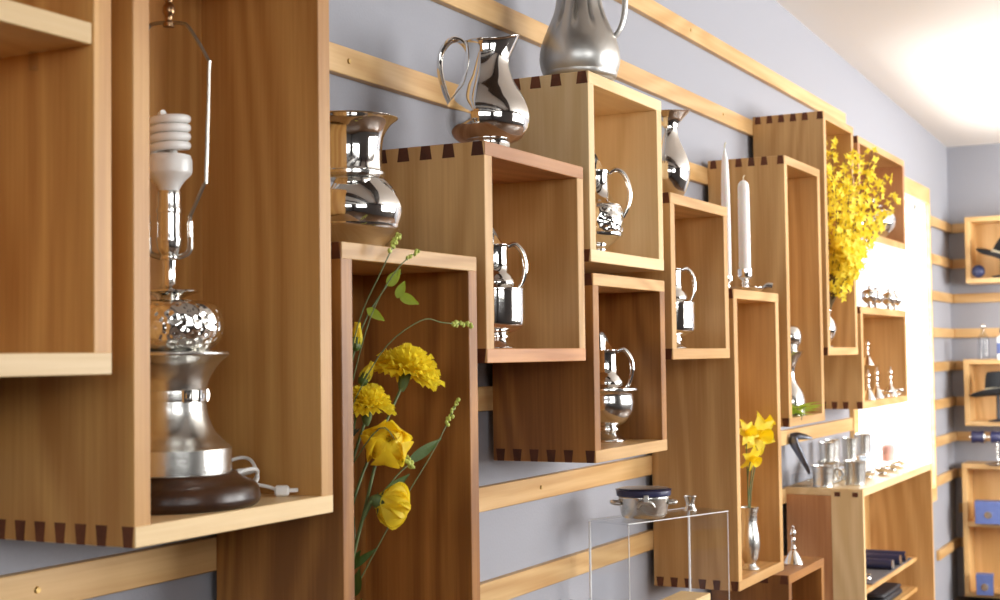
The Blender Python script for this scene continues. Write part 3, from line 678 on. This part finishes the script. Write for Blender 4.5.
# teapot behind the forsythia
t = thing('silver_teapot', 'round silver teapot partly hidden by the forsythia', 'teapot', (5.86, 1.33, .4472), -.25)
bm = B(); lathe(bm, [(0, 0), (.050, 0, 1), (.052, .004), (.045, .014), (.060, .028), (.085, .060), (.092, .090), (.080, .122), (.055, .142), (.040, .148), (0, .148)], 48, smooth=4); obj('body', bm, silver2, t)
bm = B(); lathe(bm, [(0, .147), (.042, .147, 1), (.043, .151), (.030, .160), (.012, .166), (.006, .171), (.010, .178), (.008, .186), (0, .19)], 32, smooth=4); obj('lid', bm, silver2, t)
bm = B(); tube(bm, [(-.075, 0, .055), (-.115, 0, .075), (-.125, 0, .115), (-.150, 0, .145)], [.018, .014, .010, .008], 12, 6); obj('spout', bm, silver2, t)
bm = B(); tube(bm, [(.070, 0, .125), (.115, 0, .145), (.140, 0, .11), (.125, 0, .065), (.080, 0, .05)], .006, 10, 6); obj('handle', bm, dark_metal, t)

# small things on and in the box before the window
def lidded(label, loc, k=1):
    t = thing('lidded_sugar_pot', label, 'pot', loc, 0, 'little silver pots on the window box')
    bm = B(); lathe(bm, [(0, 0), (.018*k, 0, 1), (.018*k, .003), (.008*k, .012), (.012*k, .018), (.027*k, .032), (.031*k, .046), (.029*k, .056), (.030*k, .058)], 28, smooth=4); obj('body', bm, silver, t)
    bm = B(); lathe(bm, [(.0305*k, .058), (.031*k, .060), (.018*k, .070), (.005*k, .075), (.007*k, .082), (0, .088)], 28, smooth=4); obj('lid', bm, silver, t)
    for sg in (-1, 1):
        bm = B(); tube(bm, [(sg*.027*k, 0, .052), (sg*.042*k, 0, .054), (sg*.043*k, 0, .038), (sg*.027*k, 0, .032)], .0025, 8, 5); obj('handle', bm, silver, t)
    return t
l0 = lidded('little silver lidded pot, leftmost on the box before the window', (5.45, 1.258, .163))
for x, y, w in ((5.61, 1.27, 'second from the left'), (5.77, 1.255, 'third from the left'), (5.93, 1.265, 'rightmost')):
    dup(l0, (x, y, .163), 'little silver lidded pot, %s on the box before the window' % w, .3, 'little silver pots on the window box')
t = thing('shelf_stand', 'small clear stand lifting one silver bell in the box before the window', 'stand', (5.80, 1.39, -.1908))
bm = B(); box(bm, -.11, .11, -.06, .06, .125, .129); obj('top_sheet', bm, acrylic, t, False)
for x in (-.11, .107):
    bm = B(); box(bm, x, x+.003, -.06, .06, 0, .125); obj('leg', bm, acrylic, t, False)
def bell(label, loc, k, group):
    t = thing('hand_bell', label, 'bell', loc, 0, group)
    bm = B(); lathe(bm, [(.003, .020*k), (.024*k, .004*k), (.029*k, 0), (.031*k, .001*k), (.029*k, .006*k), (.021*k, .022*k), (.013*k, .036*k), (.006*k, .044*k, 1), (0, .044*k)], 32, smooth=4); obj('bell', bm, silver, t)
    bm = B(); lathe(bm, [(0, .043*k), (.006*k, .043*k), (.0085*k, .050*k), (.005*k, .058*k), (.0065*k, .074*k), (.0048*k, .086*k), (.009*k, .094*k), (.0075*k, .106*k), (.003*k, .112*k), (.005*k, .117*k), (0, .123*k)], 20, smooth=3); obj('handle', bm, silver, t)
    return t
bell('silver bell on a clear stand inside the box before the window', (5.80, 1.352, -.0618), .9, 'silver bells in the window box')
bell('tall-necked silver bell at the far right inside the box before the window', (5.86, 1.275, -.1908), 1.0, 'silver bells in the window box')
bell('tall-necked silver bell in the middle of the box before the window', (5.60, 1.272, -.1908), 1.0, 'silver bells in the window box')
bell('silver bell half hidden by the left panel of the box before the window', (5.44, 1.268, -.1908), .95, 'silver bells in the window box')
def saltdish(label, loc):
    t = thing('salt_dish', label, 'dish', loc, 0, 'low silver dishes')
    bm = B(); lathe(bm, wallprof([(.016, 0), (.018, .003), (.014, .007), (.026, .016), (.030, .026)], .0018), 28, smooth=3); obj('bowl', bm, silver, t); return t
saltdish('low silver dish between the two tall-necked bells', (5.72, 1.262, -.1908))
saltdish('low silver dish at the right end of the box before the window', (5.925, 1.262, -.1908))

# bell and spoon on the low box
bell('silver bell with a long handle on the low box at the bottom edge', (4.435, 1.285, -.683), 1.0, 'bell on the low box')
t = thing('silver_spoon', 'flat silver spoon lying beside the long-handled bell', 'spoon', (4.37, 1.30, -.683), 2.2)
bm = B(); lathe(bm, [(0, .001), (.012, .002), (.018, .006), (.017, .007), (.010, .004), (0, .003)], 24, smooth=2, squash=.65); obj('bowl', bm, silver, t)
bm = B(); tube(bm, [(.016, 0, .005), (.05, 0, .007), (.09, 0, .004), (.11, 0, .003)], [.003, .0025, .004, .006], 8, 5, flat=.4, up=(0, 1, 0)); obj('handle', bm, silver, t)

# ------------------------------------------------------------------ counter and mugs
CX0, CX1, CY, CZ = 5.03, 6.30, 1.20, -.497
t = thing('display_counter', 'long wooden counter on the floor under the bright window', 'counter', (CX0, YBK, -H))
h = CZ+H; w = CX1-CX0; d = YBK-CY
bm = B(); box(bm, 0, .02, -d+.115, 0, 0, h-.026, .001); obj('side_panel', bm, wd('red', 2), t, False)
bm = B(); box(bm, -.001, .02, -d, -d+.115, 0, h-.0005, .0015)
pb = obj('side_board', bm, wd('maple', 2), t, False)
for y in (-d+.018, -d+.082):
    bm = B(); box(bm, -.0022, .004, y, y+.020, h-.028, h-.012); obj('joint_peg', bm, endgrain, pb, False)
bm = B(); box(bm, w-.02, w, -d, 0, 0, h-.0005, .0015); obj('side_panel', bm, wd('mid', 2), t, False)
bm = B(); box(bm, .0205, w-.0205, -d+.0005, 0, h-.028, h, .0015); box(bm, -.0005, .0205, -d+.115, 0, h-.0255, h, .001); obj('worktop', bm, wd('maple', 0), t, False)
for z in (-.905, -1.035, -1.40):
    bm = B(); box(bm, .02, w-.02, -d+.07, -.01, z+H-.018, z+H, .001); obj('shelf', bm, wd('mid', 0), t, False)
bm = B(); box(bm, .02, w-.02, -.01, -.002, 0, h-.028); obj('back_panel', bm, wd('mid', 2), t, False)
def mug(label, loc, r, hh, rz, handle=True, mat=pewter_d, g='pewter mugs on the counter'):
    t = thing('pewter_mug' if handle else 'pewter_beaker', label, 'mug' if handle else 'beaker', loc, rz, g if handle else 'pewter beakers on the clear step')
    bm = B(); lathe(bm, wallprof([(r*.92, 0), (r*.93, .003), (r*.9, .008), (r*.94, hh*.5), (r, hh-.004), (r*1.05, hh)], .002), 40, smooth=3); obj('body', bm, mat, t)
    if handle:
        bm = B(); tube(bm, [(r*.92, 0, hh*.82), (r*1.35, 0, hh*.86), (r*1.72, 0, hh*.62), (r*1.5, 0, hh*.3), (r*.92, 0, hh*.2)], .0035, 8, 6, flat=1.5, up=(0, 1, 0)); obj('handle', bm, mat, t)
    return t
mug('front left pewter mug with its handle turned right, on the counter', (5.078, 1.355, CZ), .041, .078, A_R-.1)
mug('pewter mug half hidden behind the front left mug', (5.27, 1.385, CZ), .040, .078, A_R)
mug('tallest pewter mug, second from the left in the front row on the counter', (5.20, 1.268, CZ), .040, .088, 1.9)
t = thing('clear_step', 'clear acrylic step at the back of the counter carrying four beakers', 'stand', (5.66, 1.405, CZ))
bm = B(); box(bm, -.42, .42, -.055, .055, .056, .060); obj('top_sheet', bm, acrylic, t, False)
for x in (-.42, .416):
    bm = B(); box(bm, x, x+.004, -.055, .055, 0, .056); obj('leg', bm, acrylic, t, False)
zs_ = CZ+.060
for x, y, w_ in ((5.31, 1.40, 'leftmost'), (5.46, 1.42, 'second from the left'), (5.60, 1.385, 'third from the left'), (5.86, 1.395, 'rightmost')):
    mug('pewter beaker, %s on the clear step at the back of the counter' % w_, (x, y, zs_), .031 if w_ != 'rightmost' else .034, .088, 0, False)
def jarr(label, loc, fill, r=.03, hh=.09):
    t = thing('glass_tumbler', label, 'glass', loc, 0, 'glass tumblers on the counter')
    bm = B(); lathe(bm, wallprof([(r*.8, 0), (r*.82, .003), (r*.9, hh*.5), (r, hh)], .002), 32, smooth=3); obj('glass', bm, acrylic, t)
    if fill: bm = B(); lathe(bm, [(0, .016), (r*.72, .016, 1), (r*.82, hh*.6), (r*.6, hh*.8), (0, hh*.82)], 20, smooth=3); obj('filling', bm, fill, t)
    return t
jarr('clear tumbler with pink contents on the counter before the window', (6.17, 1.36, CZ), pinkm, .034, .105)
jarr('empty clear tumbler left of the one with pink contents', (6.05, 1.43, CZ), None, .034, .10)
for i, (x, y, w_) in enumerate(((5.47, 1.285, 'nearest the mugs'), (5.66, 1.27, 'in the middle of the row'), (5.84, 1.27, 'third along the row'), (6.03, 1.285, 'nearest the far end'))):
    saltdish('low silver dish on the counter, %s' % w_, (x, y, CZ))
t = thing('horn_ornament', 'dark grey curved ornament on a clear block, left end of the counter', 'ornament', (5.085, 1.438, CZ), 0)
bm = B(); box(bm, -.035, .035, -.03, .03, 0, .045, .002); obj('block', bm, acrylic, t, False)
bm = B(); rv = V(.467, -.884, 0)
tube(bm, [V(0, 0, .045)+rv*.030, V(0, 0, .075)+rv*.018, V(0, 0, .115)+rv*-.002, V(0, 0, .155)+rv*-.022, V(0, 0, .180)+rv*-.026], [.007, .014, .020, .026, .020], 12, 6, flat=.6)
tube(bm, [V(0, 0, .182)+rv*-.036, V(0, 0, .184)+rv*-.01, V(0, 0, .180)+rv*.02, V(0, 0, .175)+rv*.045], [.014, .017, .012, .002], 10, 6, flat=.7)
obj('horn', bm, dark_metal, t)
# on the counter's shelves
bm = B(); box(bm, 0, .75, 0, .165, 0, .004, .0015); single('display_mat', bm, greycloth, (5.46, 1.275, -.905), 'grey cloth mat under the blue rolls on the counter shelf', 'mat', smooth=False)
def roll(x, z, label):
    t = thing('cloth_roll', label, 'roll', (x, 1.28, z), 0, 'navy rolls on the counter shelf')
    bm = B(); tube(bm, [(0, 0, 0), (0, .17, 0)], .0205, 20, 0, flat=1); obj('cover', bm, navy_c, t)
    for y in (-.004, .168):
        bm = B(); tube(bm, [(0, y, 0), (0, y+.006, 0)], .0195, 18, 0); obj('end_cap', bm, silver2, t)
roll(5.84, -.8795, 'navy roll with silver end nearest the left on the counter shelf')
roll(5.985, -.8795, 'middle navy roll with silver end on the counter shelf')
roll(6.10, -.8795, 'navy roll with silver end farthest right on the counter shelf')
t = thing('silver_thimble', 'small silver piece on the grey mat before the navy rolls', 'silverware', (5.56, 1.315, -.901))
bm = B(); lathe(bm, wallprof([(.012, 0), (.013, .002), (.011, .012), (.013, .02)], .0015), 20, smooth=3); obj('body', bm, silver, t)
t = thing('folded_case', 'dark case lying on the lower counter shelf', 'case', (5.90, 1.335, -1.035), .0)
bm = B(); box(bm, -.17, .17, -.045, .045, 0, .028, .008); obj('base', bm, black_pl, t); bm = B(); box(bm, -.168, .168, -.043, .043, .029, .046, .008); obj('lid', bm, black_pl, t)

# ------------------------------------------------------------------ clear riser and what stands on it
LZ = -.715
display_box(2.80, 3.655, -1.30, LZ, 'mid', 'low wide box below the clear riser, just under the frame', 6, yf=1.06, name='display_box')
RZ = -.35
t = thing('acrylic_riser', 'clear acrylic riser carrying the round tin, in front of the grey wall', 'riser', (3.352, 1.316, LZ), RZ)
L2, W2, zt = .192, .066, -.412-LZ
bm = B(); box(bm, -L2, L2, -W2, W2, zt-.005, zt); ts = obj('top_sheet', bm, acrylic, t, False)
bm = B()
for y in (-W2, W2): tube(bm, [(-L2, y, zt-.0025), (L2, y, zt-.0025)], .0013, 6, 0)
obj('edge_glint', bm, glint_m, ts)  # highlights on the sheet edges, drawn as thin pale rods
for x in (-L2+.0025, L2-.0025):
    bm = B(); box(bm, x-.0025, x+.0025, -W2, W2, 0, zt-.005); lg = obj('leg', bm, acrylic, t, False)
    bm = B(); tube(bm, [(x, W2, 0), (x, W2, zt-.006)], .0030, 8, 0); tube(bm, [(x, -W2, 0), (x, -W2, zt-.006)], .0010, 8, 0); obj('edge_glint', bm, glint_m, lg)  # thicker pale rods at the back make those edges read brighter
t = thing('lidded_tin', 'round pewter tin with a navy lid and side lugs, on the clear riser', 'tin', (3.285, 1.333, -.412), A_R)
bm = B(); lathe(bm, [(0, 0), (.052, 0, 1), (.054, .003), (.058, .012), (.0635, .044), (.064, .052), (.062, .054, 1), (0, .054)], 56, smooth=4, squash=.8); obj('body', bm, pewter_d, t)
bm = B(); lathe(bm, [(0, .054), (.066, .054, 1), (.0685, .056), (.0685, .067), (.066, .071), (0, .073)], 56, smooth=3, squash=.8); lid = obj('lid', bm, navy, t)
bm = B(); lathe(bm, [(0, .0725), (.060, .0719, 1), (.058, .0745), (0, .076)], 48, smooth=3, squash=.8); obj('inlay', bm, pewter, lid)
for sg in (-1, 1):
    bm = B(); tube(bm, [(sg*.060, -.018, .036), (sg*.078, -.014, .038), (sg*.078, .014, .038), (sg*.060, .018, .036)], .005, 10, 5); obj('lug', bm, pewter, t)
bm = B(); tube(bm, [(-.020, -.052, .030), (-.012, -.058, .040), (.012, -.058, .040), (.020, -.052, .030)], .004, 8, 5); box(bm, -.006, .006, -.060, -.050, .036, .060, .001); obj('clasp', bm, pewter, t)
t = thing('toothpick_cup', 'tiny waisted pewter cup on the right of the clear riser', 'cup', (3.463, 1.275, -.412))
bm = B(); lathe(bm, wallprof([(.016, 0), (.017, .002), (.013, .010), (.011, .018), (.014, .030), (.0175, .038)], .0015), 32, smooth=4); obj('body', bm, pewter_d, t)
bm = B(); box(bm, -.20, 0, -.04, .04, 0, .106, .0015); single('wooden_block', bm, wd('maple', 0), (3.395, 1.24, LZ), 'pale wooden block standing under the clear riser', 'block', smooth=False)
t = thing('leaf_topped_pot', 'silver pot with a dark two-lobed finial, cut by the bottom edge', 'pot', (2.875, 1.36, LZ))
bm = B(); lathe(bm, [(0, 0), (.030, 0, 1), (.03, .004), (.018, .014), (.035, .035), (.045, .06), (.04, .09), (.028, .10), (.029, .104, 1), (.02, .114), (.008, .120), (.006, .126), (0, .126)], 40, smooth=4); obj('body', bm, silver2, t)
bm = B(); tube(bm, [(0, 0, .122), (0, 0, .14)], [.006, .004], 8, 0)
for sg in (-1, 1):
    b_ = V(0, 0, .132); tube(bm, [b_, b_+rv*sg*.010+V(0, 0, .012), b_+rv*sg*.014+V(0, 0, .028)], [.007, .010, .004], 10, 5)
obj('finial', bm, dark_metal, t)

# ------------------------------------------------------------------ boxes on the end wall
XW = XE-.02
def end_box(y1, w, z0, z1, label, shelf=None, d=.22, kind='trim'):
    t = thing('wall_box', label, 'box', (XW, y1, z0), 0, 'wooden boxes on the end wall')
    h = z1-z0; k = .028
    for y in (0, -w+k):
        bm = B(); box(bm, -d+.001, 0, y-k, y, .0005, h-.0005, .0015); obj('side_panel', bm, wd(kind, 2), t, False)
    for nm, z in (('bottom_panel', 0), ('top_panel', h-k)):
        bm = B(); box(bm, -d, 0, -w, 0, z, z+k, .0015); obj(nm, bm, wd(kind, 1), t, False)
    bm = B(); box(bm, -.012, -.004, -w+k, -k, k, h-k); obj('back_panel', bm, wd(kind, 2), t, False)
    if shelf: bm = B(); box(bm, -d+.003, -.012, -w+k, -k, shelf-z0-k, shelf-z0, .001); obj('shelf', bm, wd(kind, 1), t, False)
    return t
end_box(1.37, .62, .375, .755, 'upper wooden box on the end wall, holding a black hat and a blue ball')
end_box(1.395, .62, -.440, -.060, 'middle wooden box on the end wall, holding a black hat on a stand')
end_box(1.42, .62, -1.41, -.655, 'lower wooden cupboard on the end wall, holding blue boxes', shelf=-.985)
def hat(label, loc, rz, tilt, R, hh, bandm):
    t = thing('felt_hat', label, 'hat', loc, rz, 'black hats on the end wall'); t.rotation_euler = (tilt[0], tilt[1], rz)
    br = lambda r, z, a: (r, z+.016*math.cos(2*a)*max(0, (r-R*.55)/(R*.45)))
    bm = B(); lathe(bm, [(R*.52, .002), (R*.75, -.006), (R*.98, .010), (R, .014), (R*.97, .014), (R*.74, -.001), (R*.50, .007)], 48, smooth=3, spout=br); obj('brim', bm, felt, t)
    bm = B(); lathe(bm, [(R*.535, .002), (R*.53, hh*.3), (R*.49, hh*.75), (R*.43, hh*.96), (R*.30, hh), (R*.12, hh*.88), (0, hh*.86)], 40, smooth=4, squash=.86); obj('crown', bm, felt, t)
    bm = B(); lathe(bm, [(R*.538, .008), (R*.548, .010), (R*.544, .034), (R*.534, .036)], 40, smooth=0, squash=.87); obj('ribbon', bm, bandm, t)
hat('black hat with a pale ribbon, tilted, in the upper end-wall box', (8.29, 1.165, .500), .4, (.42, -.16, 0), .155, .12, band_l)
hat('black hat with a thin light ribbon on a stand in the middle end-wall box', (8.29, 1.205, -.262), .2, (0, .08, 0), .158, .13, band_l)
def hatstand(label, loc, hh):
    t = thing('hat_stand', label, 'stand', loc, 0, 'hat stands on the end wall')
    bm = B(); lathe(bm, [(0, 0), (.055, 0, 1), (.055, .006), (.016, .014), (.012, .02), (.012, hh-.02), (.03, hh-.008), (.035, hh, 1), (0, hh)], 32, smooth=3); obj('post', bm, black_pl, t)
hatstand('dark stand under the black hat in the middle end-wall box', (8.29, 1.205, -.412), .250)
hatstand('dark stand under the tilted black hat in the upper end-wall box', (8.29, 1.165, .403), .175)
bm = B(); ball(bm, (0, 0, .037), .037, u=24, v=16); single('blue_ball', bm, navy_c, (8.29, 1.295, .403), 'dark blue ball at the left inside the upper end-wall box', 'ball')
t = thing('white_bottle', 'white bottle with a dark cap on top of the middle end-wall box', 'bottle', (8.30, 1.175, -.060))
bm = B(); lathe(bm, [(0, 0), (.030, 0, 1), (.032, .004), (.032, .11), (.026, .128), (.014, .134), (.013, .145, 1), (0, .145)], 32, smooth=3); obj('body', bm, white_pl, t)
bm = B(); lathe(bm, [(.0322, .03), (.0327, .031), (.0327, .09), (.0322, .091)], 32, smooth=0); obj('wrapper', bm, blue_b, t)
bm = B(); lathe(bm, [(0, .144), (.016, .144, 1), (.016, .172, 1), (0, .172)], 24, smooth=0); obj('cap', bm, navy, t)
t = thing('glass_bottle', 'clear glass bottle left of the white bottle', 'bottle', (8.30, 1.28, -.060))
bm = B(); lathe(bm, wallprof([(.032, 0), (.034, .005), (.034, .10), (.026, .13), (.013, .15), (.014, .18)], .0025), 32, smooth=3); obj('glass', bm, acrylic, t)
bm = B(); ball(bm, (0, 0, .187), .0145, u=16, v=10); obj('stopper', bm, silver, t)
t = thing('spool_stand', 'silver stand holding dark round spools, above the blue boxes', 'stand', (8.29, 1.215, -.655))
bm = B(); lathe(bm, [(0, 0), (.07, 0, 1), (.07, .006), (.03, .014), (.010, .022), (.008, .05), (.008, .155), (0, .157)], 36, smooth=3); obj('base', bm, silver2, t)
bm = B(); tube(bm, [(0, -.15, .155), (0, .15, .155)], .007, 10, 0); obj('bar', bm, silver2, t)
for y in (-.12, 0, .105):
    bm = B(); tube(bm, [(0, y-.035, .155), (0, y-.03, .155), (0, y, .155), (0, y+.03, .155), (0, y+.035, .155)], [.030, .036, .030, .036, .030], 24, 0); s_ = obj('spool', bm, navy, t)
    bm = B(); tube(bm, [(0, y-.042, .155), (0, y-.035, .155)], .034, 24, 0); obj('rim', bm, silver2, s_)
def bbox(label, loc, sx, sy, sz, rz=0):
    t = thing('blue_box', label, 'box', loc, rz, 'blue boxes in the end-wall cupboard')
    bm = B(); box(bm, -sx, sx, -sy, sy, 0, sz*.7, .002); obj('base', bm, blue_b, t, False)
    bm = B(); box(bm, -sx-.001, sx+.001, -sy-.001, sy+.001, sz*.7, sz, .002); obj('lid', bm, blue_b, t, False)
    bm = B(); lathe(bm, [(0, 0), (.022, 0), (.020, .003), (0, .004)], 20, smooth=0); e_ = obj('emblem', bm, silver2, t); e_.rotation_euler = (0, -PI/2, 0); e_.location = (-sx, 0, sz*.4)
bbox('wide blue box at the left on the upper shelf of the end-wall cupboard', (8.29, 1.275, -.985), .05, .070, .125, .12)
bbox('blue box right of the wide one on the upper shelf of the cupboard', (8.30, 1.115, -.985), .05, .065, .135, -.1)
bbox('small blue box at the left on the cupboard floor', (8.27, 1.30, -1.382), .04, .045, .115, .1)
bbox('small blue box at the right on the cupboard floor', (8.27, 1.155, -1.382), .04, .045, .115, -.15)
